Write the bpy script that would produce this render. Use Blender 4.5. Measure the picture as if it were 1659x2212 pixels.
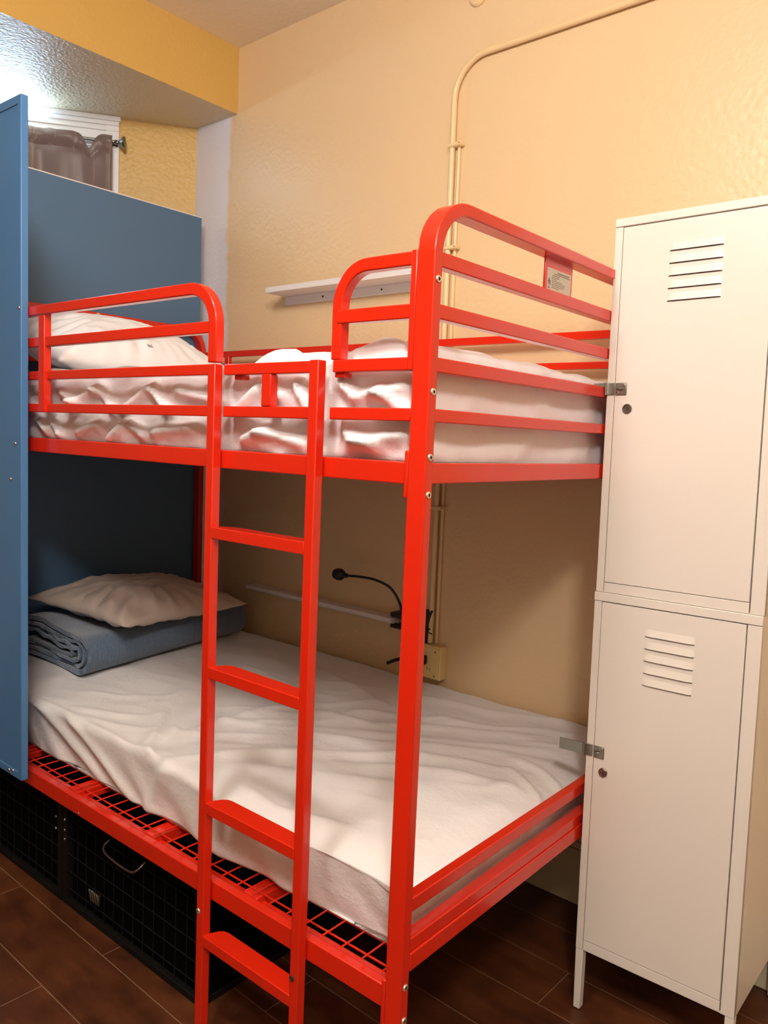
import bpy, bmesh, math, random
from mathutils import Vector, Matrix, noise
random.seed(7)
for o in list(bpy.data.objects): bpy.data.objects.remove(o)
S = bpy.context.scene
COL = S.collection
PI = math.pi
I4 = Matrix.Identity(4)

# ---------------------------------------------------------------- camera
cam_d = bpy.data.cameras.new('camera'); cam = bpy.data.objects.new('camera', cam_d); COL.objects.link(cam)
cam_d.sensor_fit = 'HORIZONTAL'; cam_d.sensor_width = 36.0
cam_d.lens = 36.0 * 1730.9 / 1659.0
cam_d.clip_start = 0.02
RT = Vector((0.7673, 0.64, 0.0414)); DN = Vector((0.0911, -0.0449, -0.9948)); FW = Vector((-0.6348, 0.7671, -0.0928))
cam.matrix_world = Matrix(((RT.x, -DN.x, -FW.x, 0), (RT.y, -DN.y, -FW.y, 0), (RT.z, -DN.z, -FW.z, 1.35), (0, 0, 0, 1)))
S.camera = cam

# ---------------------------------------------------------------- light and exposure
S.view_settings.view_transform = 'Standard'
S.view_settings.look = 'None'
S.view_settings.exposure = -0.10
S.view_settings.gamma = 1.0
S.view_settings.use_curve_mapping = False
W = bpy.data.worlds.new('world'); S.world = W; W.use_nodes = True
W.node_tree.nodes['Background'].inputs[0].default_value = (0.55, 0.72, 1.0, 1)
W.node_tree.nodes['Background'].inputs[1].default_value = 2.0

def area(name, loc, target, sx, sy, power, color):
    d = bpy.data.lights.new(name, 'AREA'); d.shape = 'RECTANGLE'; d.size = sx; d.size_y = sy
    d.energy = power; d.color = color
    o = bpy.data.objects.new(name, d); COL.objects.link(o); o.location = loc
    o.rotation_euler = (Vector(target) - Vector(loc)).to_track_quat('-Z', 'Y').to_euler()
    return o
def globe(name, loc, r, power, color):
    d = bpy.data.lights.new(name, 'POINT'); d.shadow_soft_size = r; d.energy = power; d.color = color
    o = bpy.data.objects.new(name, d); COL.objects.link(o); o.location = loc; return o
KEY = globe('ceiling_globe_light', (0.50, -0.45, 2.66), 0.15, 120, (1.0, 0.94, 0.88))
FILL = globe('hall_globe_light', (-0.85, 0.10, 2.68), 0.15, 72, (1.0, 0.94, 0.88))

# window wall frame of reference
WA = Vector((-3.117, 1.932, 0)); WU = Vector((-0.592, -0.806, 0)); WN = Vector((0.806, -0.592, 0))
def wp(s, off, z): 
    p = WA + WU * s + WN * off
    return Vector((p.x, p.y, z))
DAY = area('window_daylight', wp(0.80, 0.046, 2.550), wp(0.84, 1, 4), 0.97, 0.04, 12, (0.50, 0.74, 1.0))
_z = -(WN * 0.75 + Vector((0, 0, 0.75))).normalized(); _y = _z.cross(WU).normalized()      # strip runs along the window head
DAY.rotation_euler = Matrix((WU, _y, _z)).transposed().to_euler()

# ---------------------------------------------------------------- materials
def nt(name):
    m = bpy.data.materials.new(name); m.use_nodes = True
    n = m.node_tree; b = n.nodes['Principled BSDF']
    return m, n, b
def add(n, t, **kw):
    x = n.nodes.new(t)
    for k, v in kw.items(): setattr(x, k, v)
    return x
def srgb(r, g, b):
    f = lambda c: (c / 255 / 12.92) if c / 255 <= 0.04045 else ((c / 255 + 0.055) / 1.055) ** 2.4
    return (f(r), f(g), f(b), 1)
def coords(n): return add(n, 'ShaderNodeTexCoord').outputs['Object']
def bump(n, b, height, strength, dist, prev=None):
    x = add(n, 'ShaderNodeBump'); x.inputs['Strength'].default_value = strength; x.inputs['Distance'].default_value = dist
    n.links.new(height, x.inputs['Height'])
    if prev is not None: n.links.new(prev, x.inputs['Normal'])
    n.links.new(x.outputs[0], b.inputs['Normal']); return x.outputs[0]
def noise_n(n, scale, detail=3, rough=0.5, vec=None):
    x = add(n, 'ShaderNodeTexNoise'); x.inputs['Scale'].default_value = scale
    x.inputs['Detail'].default_value = detail; x.inputs['Roughness'].default_value = rough
    n.links.new(vec if vec is not None else coords(n), x.inputs['Vector']); return x.outputs['Fac']
def ramp(n, fac, stops):
    x = add(n, 'ShaderNodeValToRGB'); e = x.color_ramp.elements
    e[0].position, e[0].color = stops[0]; e[1].position, e[1].color = stops[1]
    for p, c in stops[2:]:
        q = e.new(p); q.color = c
    n.links.new(fac, x.inputs[0]); return x.outputs[0]
def mixc(n, fac, a, b):
    x = add(n, 'ShaderNodeMix', data_type='RGBA')
    if isinstance(fac, (int, float)): x.inputs[0].default_value = fac
    else: n.links.new(fac, x.inputs[0])
    for i, v in ((6, a), (7, b)):
        if isinstance(v, tuple): x.inputs[i].default_value = v
        else: n.links.new(v, x.inputs[i])
    return x.outputs[2]
def math_n(n, op, a, b=None):
    x = add(n, 'ShaderNodeMath', operation=op)
    for i, v in enumerate((a, b)):
        if v is None: continue
        if isinstance(v, (int, float)): x.inputs[i].default_value = v
        else: n.links.new(v, x.inputs[i])
    return x.outputs[0]
def scaled(n, vec, sc):
    x = add(n, 'ShaderNodeMapping'); x.inputs['Scale'].default_value = sc
    n.links.new(vec, x.inputs['Vector']); return x.outputs[0]

def plain(name, col, rough=0.5, metal=0.0, nscale=None, nstr=0.1, var=0.0, coat=0.0, bdist=0.001):
    m, n, b = nt(name)
    b.inputs['Roughness'].default_value = rough; b.inputs['Metallic'].default_value = metal
    b.inputs['Coat Weight'].default_value = coat; b.inputs['Coat Roughness'].default_value = 0.08
    c2 = tuple(max(0, c * (1 - var)) for c in col[:3]) + (1,)
    f = noise_n(n, 9, 4)
    n.links.new(mixc(n, f, col, c2), b.inputs['Base Color'])
    if nscale: bump(n, b, noise_n(n, nscale, 3), nstr, bdist)
    return m

def plaster(name, col, col2, rough=0.55, tex=0.6, strip=None, scale=1.0):
    m, n, b = nt(name); co = coords(n)
    big = noise_n(n, 1.2, 3, 0.5, co)
    base = mixc(n, big, col, col2)
    if strip is not None:
        sx = add(n, 'ShaderNodeSeparateXYZ'); n.links.new(co, sx.inputs[0])
        w = noise_n(n, 6, 5, 0.6, co)
        x = math_n(n, 'ADD', sx.outputs[0], math_n(n, 'MULTIPLY', math_n(n, 'SUBTRACT', w, 0.5), 0.09))
        fac = add(n, 'ShaderNodeMapRange'); n.links.new(x, fac.inputs[0])
        fac.inputs[1].default_value = strip + 0.012; fac.inputs[2].default_value = strip - 0.012
        base = mixc(n, fac.outputs[0], base, srgb(232, 226, 234))
    n.links.new(base, b.inputs['Base Color'])
    b.inputs['Roughness'].default_value = rough
    v = add(n, 'ShaderNodeTexVoronoi', feature='SMOOTH_F1'); v.inputs['Scale'].default_value = 46 * scale
    n.links.new(co, v.inputs['Vector'])
    lump = noise_n(n, 30 * scale, 5, 0.6, co)
    h = math_n(n, 'ADD', math_n(n, 'MULTIPLY', v.outputs['Distance'], 0.6), lump)
    bump(n, b, h, tex, 0.006)
    return m

M = {}
M['wall'] = plaster('peach_wall', srgb(233, 204, 164), srgb(228, 196, 150), 0.34, 0.26, strip=-2.70, scale=1.5)
M['ochre'] = plaster('ochre_wall', srgb(218, 178, 98), srgb(212, 170, 88), 0.5, 0.25, scale=1.5)
M['ochre_rough'] = plaster('ochre_wall_rough', srgb(222, 184, 108), srgb(216, 174, 94), 0.4, 0.4, scale=1.7)
M['ceil'] = plaster('tan_ceiling', srgb(244, 230, 212), srgb(242, 226, 204), 0.7, 0.25)
M['soffit_under'] = plaster('soffit_underside', srgb(226, 212, 184), srgb(220, 200, 162), 0.42, 0.9, scale=2.2)
M['plainwall'] = plaster('cream_wall', srgb(160, 146, 122), srgb(154, 140, 118), 0.5, 0.3)
M['white_trim'] = plain('white_trim_paint', srgb(244, 243, 246), 0.35, var=0.03)
M['shelf_white'] = plain('shelf_white_paint', srgb(232, 226, 226), 0.42, var=0.04)
M['baseboard'] = plain('cream_baseboard_paint', srgb(216, 206, 178), 0.35, var=0.05)

def red_mat():
    m, n, b = nt('red_powder_coat'); co = coords(n)
    b.inputs['Base Color'].default_value = srgb(228, 24, 4)
    b.inputs['Roughness'].default_value = 0.22
    b.inputs['Coat Weight'].default_value = 0.25; b.inputs['Coat Roughness'].default_value = 0.08
    f = noise_n(n, 2.2, 3, 0.5, co)
    n.links.new(mixc(n, f, srgb(220, 42, 16), srgb(212, 36, 13)), b.inputs['Base Color'])
    bump(n, b, noise_n(n, 30, 2, 0.5, co), 0.02, 0.002)
    return m
M['red'] = red_mat()
M['blue'] = plain('blue_enamel', srgb(76, 126, 178), 0.38, nscale=300, nstr=0.05, var=0.06)
M['blue_board'] = plain('blue_board_paint', srgb(84, 118, 152), 0.55, nscale=300, nstr=0.05, var=0.06)
M['locker'] = plain('ivory_enamel', srgb(230, 223, 214), 0.32, nscale=260, nstr=0.03, var=0.03)
M['galv'] = plain('galvanised_steel', srgb(160, 162, 154), 0.38, 0.9, nscale=60, nstr=0.3, var=0.35)
M['brass'] = plain('zinc_bolt', srgb(236, 222, 196), 0.4, 0.85, var=0.1)
M['dark'] = plain('dark_gap', srgb(40, 32, 26), 0.8)
M['black'] = plain('black_plastic', srgb(22, 20, 22), 0.45)
M['cage'] = plain('black_cage_wire', srgb(13, 11, 11), 0.6, 0.0)
M['crate_shade'] = plain('black_crate_shade', srgb(5, 4, 4), 0.9)
for k_, sp_ in (('crate_shade', 0.05), ('cage', 0.25)): M[k_].node_tree.nodes['Principled BSDF'].inputs['Specular IOR Level'].default_value = sp_
M['chrome'] = plain('chrome', srgb(225, 225, 225), 0.15, 1.0)
M['nickel'] = plain('brushed_nickel', srgb(150, 148, 140), 0.3, 1.0, var=0.2)
M['pipe'] = plain('painted_conduit', srgb(238, 208, 160), 0.3, nscale=70, nstr=0.1, var=0.05)
M['socket'] = plain('cream_socket_box', srgb(238, 214, 150), 0.35, var=0.05)
M['label'] = plain('paper_label', srgb(212, 206, 190), 0.5, var=0.08)
M['ink'] = plain('grey_ink', srgb(128, 112, 98), 0.6)

def cloth(name, c1, c2, rough=0.85, weave=900, wstr=0.15, sheen=0.2, crinkle=0.4):
    m, n, b = nt(name); co = coords(n)
    f = noise_n(n, 3, 4, 0.5, co)
    n.links.new(mixc(n, f, c1, c2), b.inputs['Base Color'])
    b.inputs['Roughness'].default_value = rough
    b.inputs['Sheen Weight'].default_value = sheen; b.inputs['Sheen Roughness'].default_value = 0.5
    p = bump(n, b, noise_n(n, 14, 5, 0.62, co), crinkle, 0.012)
    bump(n, b, noise_n(n, weave, 2, 0.5, co), wstr, 0.0006, p)
    return m
M['sheet'] = cloth('white_sheet', srgb(238, 236, 236), srgb(232, 229, 228))
M['sheet_top'] = cloth('white_sheet_crisp', srgb(240, 240, 244), srgb(235, 234, 238), 0.55)
M['pillow'] = cloth('taupe_pillowcase', srgb(206, 190, 178), srgb(198, 181, 167), crinkle=0.3)
M['pillow_w'] = cloth('white_pillowcase', srgb(240, 241, 246), srgb(235, 235, 240), 0.6, crinkle=0.25)
def blanket_mat():
    m, n, b = nt('blue_ribbed_blanket'); co = coords(n)
    w = add(n, 'ShaderNodeTexWave', wave_type='BANDS', bands_direction='Y'); w.inputs['Scale'].default_value = 52
    w.inputs['Distortion'].default_value = 2.5; w.inputs['Detail'].default_value = 2; w.inputs['Detail Scale'].default_value = 3
    n.links.new(co, w.inputs['Vector'])
    n.links.new(mixc(n, w.outputs['Fac'], srgb(50, 76, 106), srgb(86, 112, 140)), b.inputs['Base Color'])
    b.inputs['Roughness'].default_value = 0.95; b.inputs['Sheen Weight'].default_value = 0.5
    bump(n, b, w.outputs['Fac'], 0.6, 0.003)
    return m
M['blanket'] = blanket_mat()
def curtain_mat():
    m, n, b = nt('brown_satin'); co = coords(n)
    w = noise_n(n, 1.0, 3, 0.6, scaled(n, co, (26, 26, 0.6)))
    c = ramp(n, w, [(0.0, srgb(112, 90, 88)), (0.54, srgb(120, 98, 94)), (0.575, srgb(148, 126, 116)), (0.61, srgb(120, 98, 94))])
    n.links.new(c, b.inputs['Base Color']); b.inputs['Roughness'].default_value = 0.42
    b.inputs['Sheen Weight'].default_value = 0.3
    return m
M['curtain'] = curtain_mat()
def floor_mat():
    m, n, b = nt('dark_wood_tile'); co = coords(n)
    mp = add(n, 'ShaderNodeMapping'); mp.inputs['Rotation'].default_value = (0, 0, 0.0222)
    mp.inputs['Location'].default_value = (FX, FY, 0); n.links.new(co, mp.inputs['Vector'])
    br = add(n, 'ShaderNodeTexBrick'); br.offset = 0.5; br.inputs['Scale'].default_value = 1.0
    br.inputs['Brick Width'].default_value = 0.90; br.inputs['Row Height'].default_value = 0.158
    br.inputs['Mortar Size'].default_value = 0.0012; br.inputs['Mortar Smooth'].default_value = 0.2
    br.inputs['Color1'].default_value = (0.35, 0.35, 0.35, 1); br.inputs['Color2'].default_value = (0.65, 0.65, 0.65, 1)
    n.links.new(mp.outputs[0], br.inputs['Vector'])
    g = noise_n(n, 1.0, 6, 0.65, scaled(n, co, (7, 16, 1)))
    g2 = noise_n(n, 6, 5, 0.6, co)
    gg = math_n(n, 'ADD', math_n(n, 'MULTIPLY', g, 0.6), math_n(n, 'MULTIPLY', g2, 0.4))
    wood = ramp(n, gg, [(0.30, srgb(44, 20, 12)), (0.5, srgb(94, 50, 27)), (0.7, srgb(124, 72, 40))])
    tint = mixc(n, 0.25, wood, br.outputs['Color'])
    hs = add(n, 'ShaderNodeMix', data_type='RGBA', blend_type='MULTIPLY'); hs.inputs[0].default_value = 0.5
    n.links.new(wood, hs.inputs[6]); n.links.new(br.outputs['Color'], hs.inputs[7])
    c = mixc(n, br.outputs['Fac'], hs.outputs[2], srgb(136, 108, 82))
    n.links.new(c, b.inputs['Base Color'])
    b.inputs['Roughness'].default_value = 0.42
    h = math_n(n, 'SUBTRACT', gg, math_n(n, 'MULTIPLY', br.outputs['Fac'], 1.5))
    bump(n, b, h, 0.15, 0.002)
    return m
# grout rows run at y = 1.062 on x = -1.8, with a cross joint at x = -1.8 in the row above it
FX = 1.80 + 0.9 * 3 + 0.45 - 0.0222 * 1.1; FY = -1.062 + 0.0222 * 1.80 + 0.158 * 20 
M['floor'] = floor_mat()

# ---------------------------------------------------------------- mesh helpers
def link(name, bm, mat, parent=None, bevel=0.0, smooth=True, seg=2):
    me = bpy.data.meshes.new(name)
    bmesh.ops.recalc_face_normals(bm, faces=bm.faces)
    bm.to_mesh(me); bm.free()
    for m_ in (mat if isinstance(mat, (list, tuple)) else [mat]): me.materials.append(m_)
    o = bpy.data.objects.new(name, me); COL.objects.link(o)
    if smooth:
        for p in me.polygons: p.use_smooth = True
        try: me.set_sharp_from_angle(angle=math.radians(38))
        except Exception: pass
    if bevel:
        b = o.modifiers.new('bevel', 'BEVEL'); b.width = bevel; b.segments = seg; b.limit_method = 'ANGLE'; b.angle_limit = math.radians(40)
        b.harden_normals = False
    if parent is not None: o.parent = parent
    return o
def box(bm, x0, x1, y0, y1, z0, z1):
    v = [bm.verts.new((x, y, z)) for z in (z0, z1) for y in (y0, y1) for x in (x0, x1)]
    for f in ((0, 1, 3, 2), (4, 6, 7, 5), (0, 4, 5, 1), (2, 3, 7, 6), (0, 2, 6, 4), (1, 5, 7, 3)):
        bm.faces.new([v[i] for i in f])
    return v
def B(name, mat, parent, *c, bevel=0.0015):
    bm = bmesh.new(); box(bm, *c); return link(name, bm, mat, parent, bevel)
def obox(bm, o, ax, ay, az, a0, a1, b0, b1, c0, c1):
    vs = box(bm, a0, a1, b0, b1, c0, c1)
    for v in vs: v.co = Vector(o) + ax * v.co.x + ay * v.co.y + az * v.co.z
    return vs
def sweep(bm, pts, N, w, t):
    """rectangular tube along pts; w along N, t in the plane"""
    N = Vector(N).normalized(); rings = []
    pts = [Vector(p) for p in pts]
    for i, p in enumerate(pts):
        a = pts[max(i - 1, 0)]; b = pts[min(i + 1, len(pts) - 1)]
        T = (b - a).normalized(); Bn = N.cross(T).normalized()
        rings.append([bm.verts.new(p + N * sn * w / 2 + Bn * sb * t / 2) for sn, sb in ((-1, -1), (1, -1), (1, 1), (-1, 1))])
    for r, q in zip(rings, rings[1:]):
        for i in range(4): bm.faces.new((r[i], r[(i + 1) % 4], q[(i + 1) % 4], q[i]))
    bm.faces.new(rings[0]); bm.faces.new(rings[-1][::-1])
def tube(bm, pts, r, n=10, cap=True):
    pts = [Vector(p) for p in pts]; rings = []; up = None
    for i, p in enumerate(pts):
        a = pts[max(i - 1, 0)]; b = pts[min(i + 1, len(pts) - 1)]; T = (b - a).normalized()
        if up is None: up = T.orthogonal().normalized()
        up = (up - T * up.dot(T)).normalized(); sd = T.cross(up)
        rr = r[i] if isinstance(r, (list, tuple)) else r
        rings.append([bm.verts.new(p + (up * math.cos(2 * PI * k / n) + sd * math.sin(2 * PI * k / n)) * rr) for k in range(n)])
    for q, s in zip(rings, rings[1:]):
        for k in range(n): bm.faces.new((q[k], q[(k + 1) % n], s[(k + 1) % n], s[k]))
    if cap: bm.faces.new(rings[0][::-1]); bm.faces.new(rings[-1])
def arc(c, r, a0, a1, ax, ay, n=10):
    c = Vector(c); return [c + Vector(ax) * r * math.cos(a0 + (a1 - a0) * i / n) + Vector(ay) * r * math.sin(a0 + (a1 - a0) * i / n) for i in range(n + 1)]
def spline(pts, n=8):
    pts = [Vector(p) for p in pts]; out = []
    P = [pts[0]] + pts + [pts[-1]]
    for i in range(1, len(P) - 2):
        for k in range(n):
            t = k / n; a, b, c, d = P[i - 1], P[i], P[i + 1], P[i + 2]
            out.append(0.5 * ((2 * b) + (c - a) * t + (2 * a - 5 * b + 4 * c - d) * t * t + (3 * b - a - 3 * c + d) * t ** 3))
    out.append(pts[-1]); return out
def empty(name, loc, label, cat, group=None, rot=(0, 0, 0)):
    o = bpy.data.objects.new(name, None); COL.objects.link(o); o.location = loc; o.rotation_euler = rot
    o.empty_display_size = 0.1; o['label'] = label; o['category'] = cat
    if group: o['group'] = group
    return o
def tag(o, label, cat, group=None):
    o['label'] = label; o['category'] = cat
    if group: o['group'] = group
    return o
def struct(o): o['kind'] = 'structure'; return o

def bolt(name, p, nrm, r=0.0065, mat=None, parent=None, h=0.003):
    """domed bolt head with a hex socket, facing nrm"""
    bm = bmesh.new(); nrm = Vector(nrm).normalized(); a = nrm.orthogonal().normalized(); b = nrm.cross(a)
    prof = [(r, -0.001), (r, h * 0.35), (r * 0.86, h * 0.75), (r * 0.45, h * 0.85), (r * 0.38, h * 0.2), (0.0004, h * 0.2)]
    rings = []
    for k, (rr, z) in enumerate(prof):
        n = 18
        rings.append([bm.verts.new(Vector(p) + nrm * z + (a * math.cos(2 * PI * i / n) + b * math.sin(2 * PI * i / n)) * rr) for i in range(n)])
    for q, s in zip(rings, rings[1:]):
        for k in range(18): bm.faces.new((q[k], q[(k + 1) % 18], s[(k + 1) % 18], s[k]))
    f_ = bm.faces.new(rings[-1]); f_.material_index = 1
    for f_ in bm.faces:
        if all(((v.co - Vector(p)) - nrm * (v.co - Vector(p)).dot(nrm)).length < r * 0.47 for v in f_.verts): f_.material_index = 1  # socket faces coloured dark in place of shade in the recess
    return link(name, bm, [mat or M['brass'], M['dark']], parent)

# ---------------------------------------------------------------- room
WY = -0.02223
def wallpt(x, off, z):       # point on the back wall, off = distance in front of it
    y = 2.1202 + math.tan(WY) * x
    return Vector((x, y - off, z))
bx = Vector((math.cos(WY), math.sin(WY), 0)); by = Vector((-math.sin(WY), math.cos(WY), 0)); bz = Vector((0, 0, 1))
def wallbox(bm, x0, x1, d0, d1, z0, z1):   # d = distance in front of the wall
    o = wallpt(0, 0, 0); return obox(bm, o, bx, by, bz, x0, x1, -d1, -d0, z0, z1)

bm = bmesh.new(); wallbox(bm, -3.2, 1.5, -0.12, 0, 0, 2.95); struct(link('wall_back', bm, M['wall']))
bm = bmesh.new(); box(bm, -4.4, 1.6, -2.5, 2.4, -0.1, 0); struct(link('floor', bm, M['floor']))
bm = bmesh.new(); box(bm, -4.4, 1.6, -2.5, 2.4, 2.879, 3.0); struct(link('ceiling', bm, M['ceil']))
bm = bmesh.new(); box(bm, 1.4, 1.5, -2.4, 2.3, 0, 2.879); struct(link('wall_right', bm, M['plainwall']))
bm = bmesh.new(); box(bm, -4.4, 1.5, -2.5, -2.4, 0, 2.879); struct(link('wall_front', bm, M['plainwall']))
bm = bmesh.new(); box(bm, -4.4, -4.3, -2.5, 0.6, 0, 2.879); struct(link('wall_left', bm, M['plainwall']))
# soffit over the window side: ochre face, off-white textured underside
bm = bmesh.new(); box(bm, -4.3, -2.657, -2.4, 2.24, 2.625, 2.879)
for f in bm.faces:
    f.normal_update()
    f.material_index = 0
for f in bm.faces:
    if abs(f.calc_center_median().z - 2.625) < 1e-4: f.material_index = 1
struct(link('wall_soffit', bm, [M['ochre'], M['soffit_under']]))
# angled window wall with a real opening
WL = 2.05
bm = bmesh.new()
def wb(bm, s0, s1, o0, o1, z0, z1):
    return obox(bm, WA, WU, WN, bz, s0, s1, o0, o1, z0, z1)
wb(bm, -0.36, 0.05, -0.12, 0, 0, 2.66); wb(bm, 1.30, WL, -0.12, 0, 0, 2.66); wb(bm, 0.05, 1.30, -0.12, 0, 0, 1.25); wb(bm, 0.05, 1.30, -0.12, 0, 2.60, 2.66)
struct(link('wall_window', bm, M['ochre_rough']))
bm = bmesh.new()
for s0, s1, z0, z1 in ((0.05, 0.11, 1.25, 2.60), (1.24, 1.30, 1.25, 2.60), (0.11, 1.24, 1.25, 1.31), (0.11, 1.24, 2.54, 2.60), (0.66, 0.70, 1.31, 2.54)):
    wb(bm, s0, s1, -0.09, -0.03, z0, z1)
wf = struct(link('window_1', bm, M['white_trim'], None, 0.003))
bm = bmesh.new(); wb(bm, 0.11, 1.24, -0.063, -0.058, 1.31, 2.54)
g, gn, gb = nt('window_glass'); gb.inputs['Transmission Weight'].default_value = 1.0; gb.inputs['Roughness'].default_value = 0.02; gb.inputs['IOR'].default_value = 1.45
link('pane', bm, g, wf)
# white casing with stepped head, a raised roller blind cassette under the soffit
bm = bmesh.new()
wb(bm, 0.0, 0.055, 0, 0.018, 1.18, 2.624); wb(bm, 1.295, 1.35, 0, 0.018, 1.18, 2.624)
wb(bm, 0.055, 1.295, 0, 0.014, 2.50, 2.624)
wb(bm, -0.006, 1.356, 0.0, 0.03, 2.605, 2.6245); wb(bm, 0.0, 1.35, 0.0, 0.024, 2.588, 2.605); wb(bm, 0.0, 1.35, 0.0, 0.021, 2.566, 2.573)
wb(bm, -0.02, 1.37, 0, 0.05, 1.16, 1.19)
struct(link('trim_1', bm, M['white_trim'], None, 0.002))
# baseboards
bm = bmesh.new(); wallbox(bm, -2.98, 1.4, 0, 0.016, 0, 0.165); wallbox(bm, -2.98, 1.4, 0, 0.010, 0.165, 0.186); struct(link('baseboard_back', bm, M['baseboard'], None, 0.003))
bm = bmesh.new(); wb(bm, -0.3, 1.9, 0, 0.016, 0, 0.17); struct(link('baseboard_left', bm, M['baseboard'], None, 0.003))

# ---------------------------------------------------------------- bunk bed
bed = empty('bunk_bed', (-1.8, 1.55, 0), 'red steel bunk bed frame with ladder and guard rails against the peach wall', 'bunk bed')
bed_inv = Matrix.Translation((1.8, -1.55, 0))
class P:   # parents parts to the bed while keeping world coordinates
    @staticmethod
    def up(o):
        o.parent = bed; o.matrix_parent_inverse = bed_inv; return o
def RB(name, *c, bevel=0.002):
    bm = bmesh.new(); box(bm, *c); return P.up(link(name, bm, M['red'], None, bevel))
YF, YB = 1.050, 2.122
XF, XH = -0.785, -2.755     # outer face of foot end, inner face reference of head end
def end_frame(xc, ztop):
    bm = bmesh.new(); t = 0.022; r = 0.084; y0 = YF + t / 2; y1 = YB - t / 2; zt = ztop - t / 2
    pts = [(xc, y0, 0)] + [Vector((xc, y0, zt - r))] + arc((xc, y0 + r, zt - r), r, PI, PI / 2, (0, 1, 0), (0, 0, 1), 12)[1:] + \
        arc((xc, y1 - r, zt - r), r, PI / 2, 0, (0, 1, 0), (0, 0, 1), 12) + [(xc, y1, 0)]
    sweep(bm, pts, (1, 0, 0), 0.037, t)
    o = P.up(link('end_frame', bm, M['red'], None, 0.0025)); return o
foot = end_frame(XF - 0.0185, 1.743)
head = end_frame(XH - 0.0185, 1.765)
def child(o, parent):
    o.parent = parent; o.matrix_parent_inverse = parent.matrix_world.inverted() if False else Matrix.Identity(4); return o
# horizontal end bars at foot and head
def end_bar(x0, x1, z0, z1): return RB('end_bar', x0, x1, YF + 0.021, YB - 0.021, z0, z1)
for z0, z1 in ((1.629, 1.653), (1.546, 1.570), (1.460, 1.484), (1.378, 1.400)):
    end_bar(-0.812, -0.789, z0, z1)
    end_bar(XH - 0.028, XH - 0.006, z0 + 0.018 * (z0 > 1.5), z1 + 0.018 * (z0 > 1.5))
end_bar(-0.812, -0.788, 1.276, 1.310); end_bar(XH - 0.028, XH - 0.006, 1.276, 1.310)
# lower foot bars
end_bar(-0.811, -0.789, 0.524, 0.550); end_bar(-0.812, -0.787, 0.452, 0.477); end_bar(-0.820, -0.784, 0.418, 0.4515)
end_bar(XH - 0.028, XH - 0.006, 0.520, 0.550); end_bar(XH - 0.030, XH - 0.004, 0.418, 0.452)
# side rails
def side_rail(x0, x1, y0, y1, z0, z1): return RB('side_rail', x0, x1, y0, y1, z0, z1)
side_rail(-2.755, -0.828, 1.056, 1.080, 1.273, 1.310)
side_rail(-2.755, -0.828, 1.055, 1.075, 0.337, 0.380)
side_rail(-2.755, -0.822, 2.092, 2.116, 1.273, 1.310)
side_rail(-2.755, -0.822, 2.092, 2.116, 0.337, 0.380)
for z in (0.364, 1.286): side_rail(-2.755, -0.826, 1.074, 1.100, z, z + 0.004)
# welded end brackets on the rails
for z0, z1 in ((1.250, 1.330), (0.275, 0.392)):
    RB('bracket', -0.833, -0.8225, 1.053, 1.074, z0, z1, bevel=0.003)
# guard bars, front
def guard(name, *c): return RB(name, *c)
for z0, z1 in ((1.462, 1.484), (1.378, 1.400)):
    guard('guard_bar', -2.755, -1.334, 1.040, 1.060, z0, z1)
    guard('guard_bar', -1.308, -1.042, 1.052, 1.070, z0, z1)
    guard('guard_bar', -1.006 if z0 > 1.4 else -1.010, -0.824, 1.054, 1.074, z0, z1)
guard('guard_bar', -2.755, -1.334, 1.036, 1.056, 1.546, 1.570)
guard('guard_upright', -2.032, -2.002, 1.032, 1.052, 1.378, 1.628)
guard('guard_upright', -1.192, -1.166, 1.051, 1.071, 1.400, 1.462)
# left guard: curved tube from the ladder stile over to the head post
bm = bmesh.new(); r = 0.075
pts = [(-1.3205, 1.041, 1.486), (-1.3205, 1.041, 1.6375 - r)] + arc((-1.3205 - r, 1.041, 1.6375 - r), r, 0, PI / 2, (1, 0, 0), (0, 0, 1), 12)[1:] + [(-2.755, 1.041, 1.6375)]
sweep(bm, pts, (0, 1, 0), 0.022, 0.025); P.up(link('guard_hoop', bm, M['red'], None, 0.0025))
# right guard: curved tube from the clamp bar to the foot post
bm = bmesh.new(); r = 0.066
pts = [(-1.001, 1.066, 1.484), (-1.001, 1.066, 1.6445 - r)] + arc((-1.001 + r, 1.066, 1.6445 - r), r, PI, PI / 2, (1, 0, 0), (0, 0, 1), 12)[1:] + [(-0.834, 1.066, 1.6445)]
sweep(bm, pts, (0, 1, 0), 0.022, 0.023); P.up(link('guard_hoop', bm, M['red'], None, 0.0025))
guard('guard_bar', -1.000, -0.834, 1.054, 1.074, 1.547, 1.571)
guard('guard_upright', -0.836, -0.8235, 1.053, 1.077, 1.462, 1.657)
# clamps hooking the loose guard over the bars
for x in (-1.283, -1.005):
    bm = bmesh.new(); box(bm, x - 0.001, x + 0.024, 1.060, 1.080, 1.453, 1.463); P.up(link('clamp', bm, M['red'], None, 0.002))
# back guard
guard('guard_bar', -2.755, -0.822, 2.096, 2.114, 1.645, 1.668)
guard('guard_bar', -2.755, -0.822, 2.096, 2.114, 1.563, 1.583)
guard('guard_bar', -2.755, -0.822, 2.096, 2.114, 1.378, 1.400)
for x in (-2.6, -1.665): guard('guard_upright', x, x + 0.025, 2.094, 2.112, 1.30, 1.650)
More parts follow.
